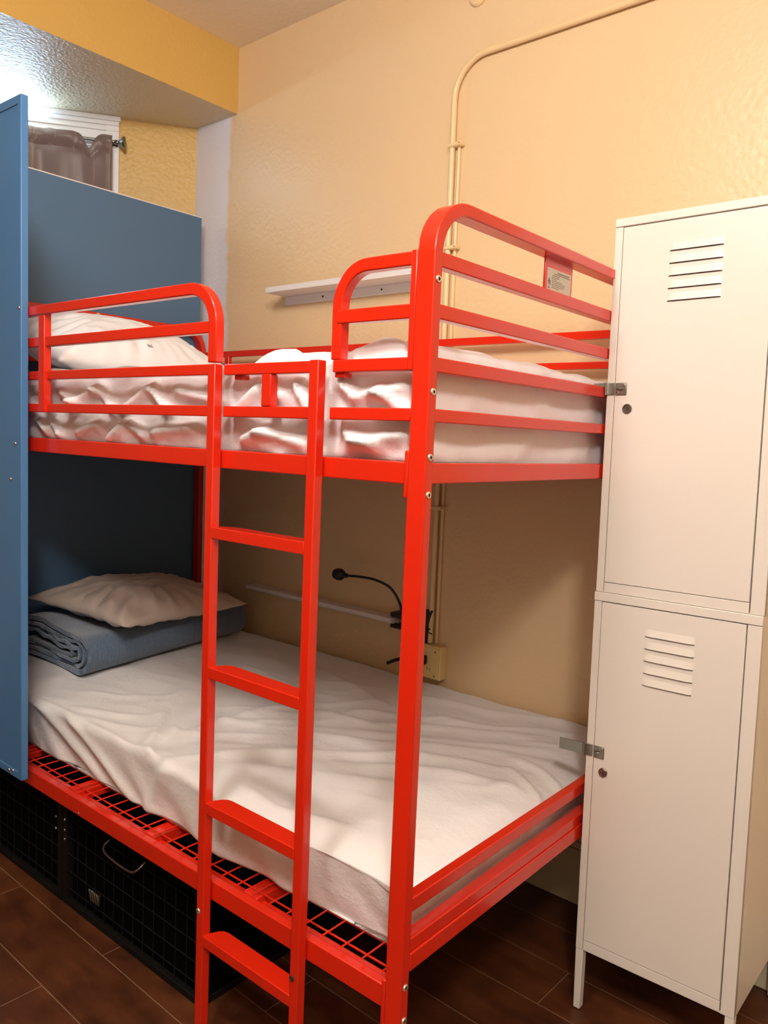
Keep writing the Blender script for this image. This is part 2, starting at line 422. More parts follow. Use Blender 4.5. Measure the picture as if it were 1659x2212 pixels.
# ladder
for x0 in (-1.332, -1.041):
    RB('ladder_stile', x0, x0 + 0.023, 1.030, 1.051, 0.0, 1.483, bevel=0.002)
for zt in (1.153, 0.859, 0.565, 0.267):
    bm = bmesh.new(); z0 = zt - 0.024
    plan = [(-1.3135, 1.0302), (-1.041, 1.0302), (-1.041, 1.051), (-1.050, 1.066), (-1.062, 1.076), (-1.280, 1.079), (-1.292, 1.076), (-1.300, 1.068), (-1.306, 1.052)]
    a = [bm.verts.new((x, y, zt - 0.0015 * (y > 1.06))) for x, y in plan]; b = [bm.verts.new((x, y, z0)) for x, y in plan]
    for i in range(len(plan)): bm.faces.new((a[i], a[(i + 1) % len(plan)], b[(i + 1) % len(plan)], b[i]))
    bm.faces.new(a); bm.faces.new(b[::-1])
    P.up(link('ladder_rung', bm, M['red'], None, 0.0015))
# bolts
for z in (1.607, 1.427, 1.320, 1.258, 0.394, 0.332): P.up(bolt('bolt', (XF, 1.061, z), (1, 0, 0), 0.0062))
P.up(bolt('bolt', (-1.325, 1.030, 0.318), (0, -1, 0), 0.006)); P.up(bolt('bolt', (-1.034, 1.030, 0.306), (0, -1, 0), 0.006, M['dark']))
P.up(bolt('bolt', (XH, 1.628, 1.756), (1, 0, 0), 0.008))
P.up(bolt('bolt', (-1.86, 1.055, 0.345), (0, -1, 0), 0.003, M['chrome']))
# wire decks
def deck(z, x0, x1, y0, y1):
    bm = bmesh.new(); r = 0.0019; st = 0.0505
    ny = int((y1 - y0) / st); nx = int((x1 - x0) / st)
    for i in range(ny + 1):
        y = y0 + i * st; tube(bm, [(x0, y, z), (x1, y, z)], r, 6)
    for i in range(nx + 1):
        x = x1 - 0.02 - i * st; tube(bm, [(x, y0 - 0.020, z + 0.0035), (x, y1, z + 0.0035)], r, 6)
    return P.up(link('wire_deck', bm, M['red']))
deck(0.386, -2.755, -0.826, 1.092, 2.095)
deck(1.300, -2.755, -0.826, 1.092, 2.095)
for z in (0.352, 1.2745):
    for x in (-2.68, -2.30, -1.945, -1.60, -1.235): RB('deck_slat', x, x + 0.045, 1.075, 2.093, z, z + (0.030 if z < 1 else 0.022))
# safety plate at the foot end
pl = RB('safety_plate', -0.808, -0.804, 1.440, 1.556, 1.64, 1.728, bevel=0.001)
bm = bmesh.new(); box(bm, -0.8040, -0.8034, 1.449, 1.549, 1.655, 1.700)
lb = P.up(link('safety_label', bm, M['label'])); lb['label'] = 'white printed safety label on the red plate'
lb.parent = pl; lb.matrix_parent_inverse = I4
bm = bmesh.new(); rr = random.Random(3)
def dash(y0, y1, z, h=0.0011): box(bm, -0.8036, -0.8030, y0, y1, z, z + h)
dash(1.490, 1.540, 1.6935, 0.0018); dash(1.478, 1.544, 1.690, 0.0014)
for i, (l, rgt) in enumerate(((1.470, 1.500), (1.466, 1.498), (1.466, 1.488), (1.468, 1.512), (1.468, 1.524), (1.468, 1.522), (1.468, 1.518), (1.468, 1.498))):
    y = l; z = 1.6865 - i * 0.0034
    while y < rgt:
        w_ = rr.uniform(0.002, 0.006); dash(y, min(y + w_, rgt), z); y += w_ + 0.0012
for (y, z, w_, h) in ((1.452, 1.672, 0.010, 0.004), (1.454, 1.676, 0.004, 0.004), (1.453, 1.668, 0.003, 0.004), (1.459, 1.666, 0.003, 0.006), (1.453, 1.660, 0.006, 0.003)):
    box(bm, -0.8036, -0.8030, y, y + w_, z, z + h)
pr = P.up(link('print', bm, M['ink'])); pr.parent = pl; pr.matrix_parent_inverse = I4

# ---------------------------------------------------------------- blue privacy panels
pn = empty('privacy_panel', (-2.45, 1.018, 0.377), 'tall blue metal panel fixed to the front of the bed, at the left picture edge', 'panel')
def wpar(o, root):
    o.parent = root; o.matrix_parent_inverse = Matrix.LocRotScale(root.location, root.rotation_euler, None).inverted(); return o
bm = bmesh.new()
x0, x1, yf, yb, z0, z1 = -2.83, -2.076, 1.0085, 1.0285, 0.377, 2.174
box(bm, x0 + 0.002, x1 - 0.002, yf + 0.0030, yf + 0.0060, z0 + 0.002, z1 - 0.002)
wpar(link('sheet', bm, M['blue'], None), pn)
bm = bmesh.new(); rw = 0.0195
o4 = [(x0, z0), (x1, z0), (x1, z1), (x0, z1)]; i4 = [(x0 + rw, z0 + rw + 0.002), (x1 - rw, z0 + rw + 0.002), (x1 - rw, z1 - rw - 0.003), (x0 + rw, z1 - rw - 0.003)]
rows = [[bm.verts.new((x, y, z)) for x, z in L_] for L_, y in ((i4, yf + 0.0031), (i4, yf), (o4, yf), (o4, yb), (i4, yb), (i4, yf + 0.0062))]
for a_, b_ in zip(rows, rows[1:]):
    for k in range(4): bm.faces.new((a_[k], a_[(k + 1) % 4], b_[(k + 1) % 4], b_[k]))
wpar(link('rim', bm, M['blue'], None, 0.0022), pn)
for (x, z) in ((-2.086, 1.644), (-2.113, 1.293), (-2.139, 1.197), (-2.146, 0.389), (-2.124, 0.393)):
    wpar(bolt('screw', (x, yf if z < 0.4 or x > -2.09 else yf + 0.003, z), (0, -1, 0), 0.0052, M['chrome']), pn)
hb = empty('headboard_panel', (-2.81, 1.58, 0.0), 'wide blue board standing behind the head of the bunk bed', 'panel')
bm = bmesh.new(); box(bm, -2.812, -2.800, 1.05, 2.120, 0.0, 2.222); wpar(link('board', bm, M['blue_board'], None, 0.001), hb)
bm = bmesh.new(); box(bm, -2.8135, -2.7995, 1.05, 2.1203, 2.222, 2.2265); e_ = wpar(link('top_edge', bm, M['shelf_white'], None, 0.0005), hb); e_['label'] = 'thin pale top edge'

# ---------------------------------------------------------------- bedding
def seg_d(px, py, a, b):
    dx, dy = b[0] - a[0], b[1] - a[1]; L = dx * dx + dy * dy
    t = max(0, min(1, ((px - a[0]) * dx + (py - a[1]) * dy) / L)); qx, qy = a[0] + dx * t, a[1] + dy * t
    sgn = 1 if (dx * (py - a[1]) - dy * (px - a[0])) > 0 else -1
    return math.hypot(px - qx, py - qy), t, sgn
def fold_h(x, y, folds):
    h = 0
    for pts, hh, w in folds:
        best = 9; n = len(pts) - 1; bt = 0; bs = 1
        for i in range(n):
            d, t, s = seg_d(x, y, pts[i], pts[i + 1])
            if d < best: best = d; bt = (i + t) / n; bs = s
        if best < w * 4:
            tap = min(1, bt * 5 + 0.15, (1 - bt) * 5 + 0.15)
            ww = w * (0.55 if bs > 0 else 1.3)
            h += hh * tap * math.exp(-(best / ww) ** 2)
    return h
def mattress(name, x0, x1, y0, y1, z0, z1, rad, disp, mat, st=0.013):
    bm = bmesh.new(); nx = int((x1 - x0) / st); ny = int((y1 - y0) / st); nz = max(8, int((z1 - z0) / st * 1.4))
    V = {}
    def vert(i, j, k):
        if (i, j, k) in V: return V[(i, j, k)]
        p = Vector((x0 + (x1 - x0) * i / nx, y0 + (y1 - y0) * j / ny, z0 + (z1 - z0) * k / nz))
        q = Vector((min(max(p.x, x0 + rad), x1 - rad), min(max(p.y, y0 + rad), y1 - rad), min(max(p.z, z0 + rad * 0.6), z1 - rad)))
        d = p - q; nrm = d.normalized() if d.length > 1e-6 else Vector((0, 0, 1))
        if d.length > 1e-6:
            m = max(abs(d.x), abs(d.y), abs(d.z)); 
            rr = rad if d.z >= 0 else rad
            d = d * (m / d.length) ; p2 = q + d
        else: p2 = p
        p3 = disp(p2, nrm)
        V[(i, j, k)] = bm.verts.new(p3); return V[(i, j, k)]
    def quad(a, b, c, d):
        bm.faces.new((vert(*a), vert(*b), vert(*c), vert(*d)))
    for i in range(nx):
        for j in range(ny):
            quad((i, j, nz), (i + 1, j, nz), (i + 1, j + 1, nz), (i, j + 1, nz)); quad((i, j, 0), (i, j + 1, 0), (i + 1, j + 1, 0), (i + 1, j, 0))
    for k in range(nz):
        for i in range(nx):
            quad((i, 0, k), (i + 1, 0, k), (i + 1, 0, k + 1), (i, 0, k + 1)); quad((i, ny, k), (i, ny, k + 1), (i + 1, ny, k + 1), (i + 1, ny, k))
        for j in range(ny):
            quad((0, j, k), (0, j, k + 1), (0, j + 1, k + 1), (0, j + 1, k)); quad((nx, j, k), (nx, j + 1, k), (nx, j + 1, k + 1), (nx, j, k + 1))
    o = link(name, bm, mat, None)
    for p in o.data.polygons: p.use_smooth = True
    try:
        at = o.data.attributes.get('sharp_edge')
        if at: o.data.attributes.remove(at)
    except Exception: pass
    return o
N = noise.noise
LF = [
 ([(-1.62, 1.07), (-1.53, 1.26), (-1.41, 1.40), (-1.18, 1.59), (-1.07, 1.65), (-0.90, 1.72)], 0.011, 0.020),
 ([(-1.50, 1.97), (-1.23, 2.03), (-0.96, 2.13)], 0.007, 0.022),
 ([(-1.55, 1.72), (-1.31, 1.84), (-0.96, 2.04)], 0.009, 0.022),
 ([(-1.65, 1.64), (-1.41, 1.68), (-1.2, 1.84), (-1.0, 1.96)], 0.009, 0.022),
 ([(-1.45, 1.60), (-1.20, 1.71), (-0.93, 1.90)], 0.009, 0.024),
 ([(-1.50, 1.50), (-1.30, 1.60), (-1.05, 1.76), (-0.9, 1.83)], 0.008, 0.022),
 ([(-1.30, 1.42), (-1.11, 1.54), (-0.97, 1.60), (-0.84, 1.62)], 0.008, 0.022),
 ([(-1.48, 1.20), (-1.30, 1.33), (-1.05, 1.46)], 0.006, 0.035),
 ([(-2.03, 1.51), (-1.89, 1.34), (-1.71, 1.17), (-1.61, 1.09)], 0.010, 0.020),
 ([(-1.89, 1.52), (-1.77, 1.30), (-1.70, 1.12)], 0.008, 0.022),
 ([(-1.72, 1.30), (-1.71, 1.53), (-1.66, 1.70)], 0.007, 0.020),
 ([(-1.95, 1.96), (-1.66, 1.90), (-1.44, 1.82)], 0.007, 0.022),
 ([(-2.15, 1.80), (-1.85, 1.76), (-1.60, 1.66)], 0.006, 0.025),
 ([(-2.11, 1.16), (-1.95, 1.22), (-1.85, 1.32)], 0.006, 0.016),
 ([(-2.20, 1.24), (-2.08, 1.31), (-1.97, 1.43)], 0.006, 0.018),
 ([(-2.05, 1.14), (-1.88, 1.18), (-1.76, 1.24)], 0.005, 0.014),
 ([(-0.98, 1.70), (-0.90, 1.66), (-0.80, 1.62)], 0.012, 0.014),
 ([(-1.00, 1.76), (-0.92, 1.76), (-0.80, 1.72)], 0.012, 0.014),
 ([(-1.36, 1.17), (-1.22, 1.15), (-1.05, 1.20)], 0.010, 0.020),
 ([(-2.6, 1.137), (-2.0, 1.134), (-1.56, 1.130)], 0.008, 0.008),
]
rf = random.Random(11)
for i in range(16):
    x = rf.uniform(-1.9, -1.0); y = rf.uniform(1.2, 2.0); l = rf.uniform(0.15, 0.4); a = rf.uniform(0.35, 0.85)
    LF.append(([(x, y), (x + l / 2 * math.cos(a), y + l / 2 * math.sin(a)), (x + l * math.cos(a + 0.15), y + l * math.sin(a + 0.15))], rf.uniform(0.002, 0.005), rf.uniform(0.010, 0.018)))
def lower_disp(p, n):
    x, y, z = p
    top = max(0, n.z)
    q = p.copy()
    q.z += top * (fold_h(x, y, LF) + 0.010 * N(Vector((x * 3.1, y * 3.1, 1.0))) + 0.005 * N(Vector((x * 9, y * 7, 5))) + 0.006 * (0.25 - abs(N(Vector((x * 5 - y * 5, x * 2 + y * 9, 6))))))
    if n.y < -0.05:                                   # front drape
        k = -n.y; low = 1 - max(0, min(1, (z - 0.39) / 0.15))
        f = N(Vector((x * 5 + z * 7, 0, 3.3))) * 0.015 + N(Vector((x * 13 + z * 12, 0, 7))) * 0.009
        b = 0.030 * math.exp(-((x + 1.36) / 0.17) ** 2) + 0.016 * math.exp(-((x + 1.12) / 0.08) ** 2)
        diag = 0.012 * math.exp(-(((x + 2.02) + (z - 0.46) * 2.2) / 0.05) ** 2) + 0.012 * math.exp(-(((x + 1.86) + (z - 0.46) * 2.0) / 0.04) ** 2) \
             + 0.012 * math.exp(-(((x + 1.62) + (z - 0.46) * -0.6) / 0.03) ** 2)
        q.y -= k * (f * (0.3 + low) + b * (0.6 + 0.4 * low) + diag) 
        q.y += k * 0.020 * low
        q.z += k * (N(Vector((x * 9, 2, z * 6))) * 0.010) * (1 if z < 0.45 else 0.4)
    if n.x > 0.05:
        k = n.x
        q.x += k * (N(Vector((0, y * 7 + z * 5, 1))) * 0.010 - 0.004)
        q.z += k * max(0, n.z) * -0.012
    # soft rounding down toward the foot/front corner
    q.z -= top * 0.022 * math.exp(-((x + 0.832) / 0.05) ** 2)
    c = math.exp(-(((x + 0.84) / 0.18) ** 2 + ((y - 1.12) / 0.20) ** 2))
    q.z -= top * 0.016 * c
    if z > 0.5 and x > -1.45: q.z -= top * 0.024 * math.exp(-((y - 1.118) / 0.045) ** 2) * min(1, (x + 1.45) * 4)
    return q
o = mattress('mattress', -2.745, -0.832, 1.118, 2.128, 0.392, 0.543, 0.018, lower_disp, M['sheet'], 0.0095)
tag(o, 'lower bunk mattress under a loose wrinkled white sheet', 'mattress', 'bunk mattresses')

UF = [([(-1.28, 1.07), (-1.22, 1.11), (-1.17, 1.16)], 0.026, 0.022), ([(-1.20, 1.08), (-1.12, 1.14), (-1.04, 1.18)], 0.012, 0.030),
      ([(-0.95, 1.06), (-0.90, 1.20), (-0.86, 1.36)], 0.012, 0.04), ([(-1.05, 1.50), (-0.98, 1.58), (-0.90, 1.68)], 0.022, 0.05), ([(-0.85, 1.10), (-0.84, 1.35), (-0.87, 1.60)], 0.008, 0.03),
      ([(-2.1, 1.2), (-1.8, 1.4), (-1.5, 1.5)], 0.008, 0.03), ([(-1.02, 1.09), (-0.96, 1.11), (-0.87, 1.10)], 0.012, 0.03)]
US = []     # slanting creases on the front face, as segments in (x, z)
for a in (((-2.02, 1.44), (-1.90, 1.40)), ((-1.98, 1.40), (-1.80, 1.45)), ((-1.85, 1.46), (-1.74, 1.38)), ((-1.74, 1.38), (-1.58, 1.455)), ((-1.60, 1.45), (-1.52, 1.38)),
          ((-1.52, 1.44), (-1.33, 1.41)), ((-1.32, 1.38), (-1.22, 1.45)), ((-1.22, 1.45), (-1.15, 1.42)), ((-1.13, 1.46), (-1.08, 1.39)), ((-1.02, 1.46), (-0.96, 1.41)), ((-0.98, 1.42), (-0.85, 1.44)),
          ((-0.93, 1.44), (-0.84, 1.39)), ((-1.95, 1.33), (-1.80, 1.36)), ((-1.80, 1.31), (-1.70, 1.365)), ((-1.70, 1.365), (-1.62, 1.33)), ((-1.62, 1.34), (-1.42, 1.36)), ((-1.30, 1.33), (-1.18, 1.365)),
          ((-1.25, 1.36), (-1.08, 1.33)), ((-1.01, 1.365), (-0.90, 1.33)), ((-0.99, 1.34), (-0.84, 1.36)), ((-2.05, 1.36), (-2.0, 1.32)), ((-2.12, 1.36), (-2.06, 1.33)),
          ((-2.3, 1.44), (-2.12, 1.38)), ((-2.5, 1.36), (-2.2, 1.42))):
    US.append((list(a), 0.022, 0.014))
def upper_disp(p, n):
    x, y, z = p; q = p.copy(); top = max(0, n.z)
    q.z -= top * 0.017 * min(1, max(0, (-0.96 - x) / 0.10))
    q.z += top * (fold_h(x, y, UF) + 0.010 * N(Vector((x * 4, y * 4, 11))) + 0.006 * N(Vector((x * 11, y * 11, 2))))
    if n.y < -0.05:
        k = -n.y
        q.y -= k * (fold_h(x, z, US) + 0.018 * (0.5 - abs(N(Vector((x * 5 + z * 6, z * 9 - x * 2, 4))))) + 0.007 * (0.5 - abs(N(Vector((x * 14 - z * 12, z * 16, 8))))) - 0.010)
    if n.x > 0.05:
        k = n.x
        q.x += k * (0.014 * (0.4 - abs(N(Vector((y * 5, z * 10, 4))))) + 0.006 * (0.4 - abs(N(Vector((y * 14 + z * 9, z * 18, 8))))))
    if n.z < -0.3: q.z -= 0.014 * max(0, (y - 1.3) / 0.5) * math.exp(-((x + 0.85) / 0.1) ** 2)
    return q
o = mattress('mattress', -2.74, -0.828, 1.088, 2.088, 1.304, 1.510, 0.034, upper_disp, M['sheet_top'], 0.010)
tag(o, 'upper bunk mattress under a crumpled white sheet behind the guard rails', 'mattress', 'bunk mattresses')

def pillow(name, loc, L, Wd, T, rot, mat, seed, crease=0.010, n=64, dentx=0.0):
    """L along local x, Wd along local y"""
    bm = bmesh.new(); G = {}
    def pt(i, j, side):
        if i in (0, n) or j in (0, n): side = 0
        if (i, j, side) in G: return G[(i, j, side)]
        u = 2 * i / n - 1; v = 2 * j / n - 1
        # concave seams between sharp corners
        x = u * L / 2 * (1 - 0.10 * (1 - v * v)); y = v * Wd / 2 * (1 - 0.10 * (1 - u * u))
        h = max(0, (1 - abs(u) ** 2.2)) ** 0.55 * max(0, (1 - abs(v) ** 2.2)) ** 0.55 * T / 2
        ed = max(abs(u), abs(v)); s = Vector((u * 3 + seed, v * 3, side * 2))
        # radial gathers near the seam
        ang = math.atan2(v, u)
        gath = N(Vector((math.cos(ang) * 6.5 + seed + u * 1.5, math.sin(ang) * 6.5 + v * 1.5, side * 3))) * crease * max(0, ed - 0.35) * (1 - ed ** 6) * 2.0
        sm = abs(N(s * 1.3)) * crease * 0.9 * (1 - ed ** 4)
        z = side * (h + gath - sm + N(s * 0.6) * 0.012 * (1 - ed ** 3))
        if side < 0: z *= 0.62
        if side == 0: z = N(Vector((u * 2, v * 2, seed))) * 0.008
        G[(i, j, side)] = bm.verts.new((x, y, z)); return G[(i, j, side)]
    for side in (1, -1):
        for i in range(n):
            for j in range(n):
                f = [pt(i, j, side), pt(i + 1, j, side), pt(i + 1, j + 1, side), pt(i, j + 1, side)]
                if len(set(f)) == 4: bm.faces.new(f if side > 0 else f[::-1])
    o = link(name, bm, mat, None)
    try: o.data.attributes.remove(o.data.attributes['sharp_edge'])
    except Exception: pass
    o.location = loc; o.rotation_euler = rot; return o
lp = pillow('pillow', (-2.495, 1.655, 0.722), 0.50, 0.60, 0.19, (math.radians(-2), math.radians(3), math.radians(9)), M['pillow'], 3.1, 0.024)
tag(lp, 'taupe pillow lying on the folded blue blanket', 'pillow')
up = pillow('pillow', (-2.42, 1.50, 1.582), 0.46, 0.74, 0.25, (0, math.radians(14), math.radians(6)), M['pillow_w'], 8.4, 0.024)
tag(up, 'plump white pillow at the head of the upper bunk', 'pillow')
bm = bmesh.new(); 
for k in range(4): box(bm, 0.004 + 0.003 * k, 0.005 + 0.003 * k, -0.004, 0.008, 0.0, 0.001)
box(bm, 0.0, 0.016, -0.006, -0.005, 0, 0.001); box(bm, 0.0, 0.016, 0.009, 0.010, 0, 0.001)
tg = link('laundry_mark', bm, M['ink'], up); tg.location = (0.165, -0.02, 0.074); tg.rotation_euler = (0, 0.55, 0)

# folded blanket: nested U layers swept along y
bm = bmesh.new()
def u_layer(bm, xr, xl, zb, zt, th, seed, wav):
    """cross-section polyline open to -x, thickness th"""
    zc = (zb + zt) / 2; r = (zt - zb) / 2; path = []
    nl = 22
    for i in range(nl): path.append((xl + (xr - r - xl) * i / nl, zb, 0))
    for i in range(13):
        a = -PI / 2 + PI * i / 12; path.append((xr - r + r * math.cos(a), zc + r * math.sin(a), 1))
    for i in range(1, nl + 1): path.append((xr - r - (xr - r - xl) * i / nl, zt, 2))
    ny = 60; rows = []
    for j in range(ny + 1):
        t = j / ny; y = 1.325 + 0.735 * t; sk = -0.155 * (y - 1.33)
        row = []
        for idx, (x, z, part) in enumerate(path):
            u = idx / len(path)
            wz = N(Vector((u * 14 + seed, t * 2.0, seed))) * wav + N(Vector((x * 5, t * 4, seed * 2))) * 0.004
            hump = 0.020 * math.exp(-(((x + 2.60) / 0.10) ** 2)) * math.exp(-(t / 0.25) ** 2) * (1 if part == 2 else 0.3)
            if part == 0: wz = max(wz, -0.002) * 0.4
            yy = y + (N(Vector((x * 6, z * 12, seed))) * 0.010 if j in (0, ny) else 0)
            row.append(Vector((x + sk, yy, z + wz + hump)))
        rows.append(row)
    def vv(rows, off):
        out = []
        for row in rows:
            r_ = []
            for i, p in enumerate(row):
                a = row[max(i - 1, 0)]; b = row[min(i + 1, len(row) - 1)]; T = (b - a).normalized()
                nn = Vector((-T.z, 0, T.x)); r_.append(bm.verts.new(p + nn * off))
            out.append(r_)
        return out
    A = vv(rows, th / 2); Bv = vv(rows, -th / 2); m = len(path)
    for j in range(ny):
        for i in range(m - 1):
            bm.faces.new((A[j][i], A[j][i + 1], A[j + 1][i + 1], A[j + 1][i])); bm.faces.new((Bv[j][i], Bv[j + 1][i], Bv[j + 1][i + 1], Bv[j][i + 1]))
    for i in range(m - 1):
        bm.faces.new((A[0][i], Bv[0][i], Bv[0][i + 1], A[0][i + 1])); bm.faces.new((A[ny][i], A[ny][i + 1], Bv[ny][i + 1], Bv[ny][i]))
    for j in range(ny):
        bm.faces.new((A[j][0], A[j + 1][0], Bv[j + 1][0], Bv[j][0])); bm.faces.new((A[j][m - 1], Bv[j][m - 1], Bv[j + 1][m - 1], A[j + 1][m - 1]))
u_layer(bm, -2.290, -2.700, 0.558, 0.668, 0.016, 1.0, 0.004)
u_layer(bm, -2.318, -2.705, 0.575, 0.648, 0.011, 5.0, 0.009)
u_layer(bm, -2.345, -2.690, 0.590, 0.634, 0.010, 9.0, 0.012)
u_layer(bm, -2.385, -2.695, 0.600, 0.622, 0.009, 13.0, 0.012)
bl = link('folded_blanket', bm, M['blanket'], None)
tag(bl, 'folded ribbed blue blanket lying on the lower mattress', 'blanket')

# ---------------------------------------------------------------- lockers
def locker(zb, zt, door_top, door_bot, strip_top, label, name_group, legs, louv_z, lv_x, lock, hasp, dx):
    root = empty('metal_locker', (-0.5885 + dx, 1.92, zb), label, 'locker', name_group, (0, 0, 0))
    tilt = Matrix.Translation((-0.766, 1.721, 0)) @ Matrix.Rotation(math.radians(-0.7), 4, 'Y') @ Matrix.Translation((0.766, -1.721, 0))
    root.matrix_world = tilt @ Matrix.Translation((-0.5885 + dx, 1.92, zb))
    base = Vector((-0.5885 + dx, 1.92, zb)); inv = Matrix.Translation(-base)
    def up(o, par=None):
        o.parent = par or root; o.matrix_parent_inverse = inv if par is None else Matrix.Identity(4); return o
    X0, X1, Y0, Y1 = -0.770 + dx, -0.407 + dx, 1.721, 2.105
    bm = bmesh.new(); t = 0.0015; xd0 = X0 + 0.0185; xd1 = X1 - 0.031
    # carcass: sides, back, top, bottom as folded sheet
    b0 = zb + (0.150 if legs else 0.0)
    box(bm, X0, X0 + t, Y0, Y1, b0, zt); box(bm, X1 - t, X1, Y0, Y1, b0, zt)
    box(bm, X0 + t, X1 - t, Y1 - t, Y1, b0, zt); box(bm, X0 + t, X1 - t, Y0, Y1 - t, zt - t, zt)
    box(bm, X0 + t, X1 - t, Y0, Y1 - t, b0, b0 + t)
    # front frame
    box(bm, X0, xd0 - 0.0012, Y0 - 0.001, Y0 + 0.014, b0, door_top + 0.001); box(bm, xd1 + 0.0028, X1, Y0 - 0.001, Y0 + 0.014, b0, door_top + 0.001)
    box(bm, xd0, xd1, Y0, Y0 + 0.014, b0, door_bot - 0.0012)
    up(link('body', bm, M['locker'], None, 0.0012))
    bm = bmesh.new(); box(bm, X0 - 0.0005, X1 + 0.0005, Y0 - 0.003, Y0 + 0.016, door_top + 0.0018, zt)
    up(link('top_rail', bm, M['locker'], None, 0.0015))
    bm = bmesh.new(); box(bm, X0 + 0.01, X1 - 0.01, Y0 + 0.012, Y0 + 0.0135, b0 + 0.002, zt - 0.002)
    up(link('inner_shadow_panel', bm, M['dark'], None)) if False else bm.free()
    # door with louvres
    bm = bmesh.new(); box(bm, xd0, xd1, Y0 - 0.0005, Y0 + 0.016, door_bot, door_top)
    dr = up(link('door', bm, M['locker'], None, 0.001))
    for i in range(5):
        z = louv_z[0] + (louv_z[1] - louv_z[0]) * i / 4; a = lv_x[0] + dx; b = lv_x[1] + dx
        bm = bmesh.new(); nS = 20; rows = []
        for k in range(nS + 1):
            u = k / nS; x = a + (b - a) * u; e = min(1, u * 12, (1 - u) * 12) ** 0.5
            rows.append([(x, Y0 - 0.0006, z + 0.0165), (x, Y0 - 0.0006 - 0.0028 * e, z + 0.006), (x, Y0 - 0.0006 - 0.0042 * e, z + 0.0006), (x, Y0 - 0.0004, z + 0.0004)])
        vs = [[bm.verts.new(p) for p in r_] for r_ in rows]
        for r_, s_ in zip(vs, vs[1:]):
            for q in range(3): bm.faces.new((r_[q], r_[q + 1], s_[q + 1], s_[q]))
        lv = up(link('louvre', bm, M['locker'], None)); lv.parent = dr; lv.matrix_parent_inverse = I4
        bm = bmesh.new(); box(bm, a + 0.001, b - 0.001, Y0 - 0.0022, Y0 - 0.0004, z - 0.0008, z + 0.0004)
        sl = up(link('louvre_slot', bm, M['dark'], None)); sl.parent = dr; sl.matrix_parent_inverse = I4
    # lock
    lx, lz = lock; bm = bmesh.new(); pr_ = [(0.0105, 0), (0.0105, 0.0035), (0.0095, 0.0045), (0.0075, 0.0045), (0.007, 0.003), (0.0005, 0.003)]
    rings = [[bm.verts.new((lx + dx + r * math.cos(2 * PI * k / 24), Y0 - 0.0005 - h, lz + r * math.sin(2 * PI * k / 24))) for k in range(24)] for r, h in pr_]
    for q, s_ in zip(rings, rings[1:]):
        for k in range(24): bm.faces.new((q[k], q[(k + 1) % 24], s_[(k + 1) % 24], s_[k]))
    bm.faces.new(rings[-1])
    lk = up(link('lock', bm, M['nickel'], None)); lk.parent = dr; lk.matrix_parent_inverse = I4
    bm = bmesh.new(); box(bm, lx + dx - 0.0008, lx + dx + 0.0008, Y0 - 0.0042, Y0 - 0.003, lz - 0.003, lz + 0.003)
    kh = up(link('keyhole', bm, M['dark'], None)); kh.parent = dr; kh.matrix_parent_inverse = I4
    # hasp: staple plate on the door and a bent strap over the frame
    hx, hz, reach, hh = hasp
    bm = bmesh.new(); box(bm, hx, hx + 0.026, Y0 - 0.0035, Y0 - 0.0005, hz - hh / 2 - 0.001, hz + hh / 2)
    hp = up(link('hasp_plate', bm, M['galv'], None, 0.0025)); hp.parent = dr; hp.matrix_parent_inverse = I4
    bm = bmesh.new(); tube(bm, arc((hx + 0.011, Y0 - 0.003, hz), 0.006, 0, PI, (1, 0, 0), (0, -1, 0), 8), 0.0018, 8)
    st = up(link('staple', bm, M['galv'], None)); st.parent = dr; st.matrix_parent_inverse = I4
    for q in ((hx + 0.020, hz + hh * 0.28), (hx + 0.005, hz - hh * 0.34)):
        s_ = up(bolt('screw', (q[0], Y0 - 0.0035, q[1]), (0, -1, 0), 0.0032, M['chrome'])); s_.parent = dr; s_.matrix_parent_inverse = I4
    bm = bmesh.new(); path = [(hx - 0.002, Y0 - 0.003, hz), (hx - 0.016, Y0 - 0.003, hz), (hx - 0.0205, Y0 - 0.006, hz), (hx - 0.022, Y0 - 0.008, hz), (hx - 0.026, Y0 - 0.004, hz)]
    path += [(hx - 0.026 - (reach - 0.026) * k / 5, Y0 - 0.004 + 0.003 * k / 5, hz - 0.004 * k / 5 * (reach > 0.06)) for k in range(1, 6)]
    sweep(bm, path, (0, 0, 1), hh, 0.0024)
    s_ = up(link('hasp_strap', bm, M['galv'], None, 0.002))
    bm = bmesh.new(); tube(bm, [(hx - 0.0205, Y0 - 0.008, hz - hh / 2 - 0.001), (hx - 0.0205, Y0 - 0.008, hz + hh / 2 + 0.001)], 0.0028, 10)
    h_ = up(link('hinge_pin', bm, M['galv'], None)); 
    if legs:
        for (x, y) in ((X0, Y0), (X1 - 0.019, Y0), (X0, Y1 - 0.019), (X1 - 0.019, Y1 - 0.019)):
            bm = bmesh.new(); v = box(bm, x, x + 0.019, y, y + 0.019, zb, b0)
            for q in v:
                if q.co.z < zb + 0.01: q.co.x = x + 0.0095 + (q.co.x - x - 0.0095) * 0.85
                q.co.z -= 0.0 
            up(link('leg', bm, M['locker'], None, 0.001))
    return root
L1 = locker(0.004, 1.0175, 0.9955, 0.180, 0, 'lower ivory metal locker standing on four legs on the floor', 'stacked ivory lockers', True, (0.934, 0.824), (-0.647, -0.538), (-0.726, 0.599), (-0.752, 0.644, 0.087, 0.027), 0.0)
L2 = locker(1.0180, 1.8515, 1.8315, 1.0420, 0, 'upper ivory metal locker stacked on top of the lower locker', 'stacked ivory lockers', False, (1.768, 1.663), (-0.646, -0.534), (-0.720, 1.435), (-0.7475, 1.479, 0.052, 0.026), 0.002)

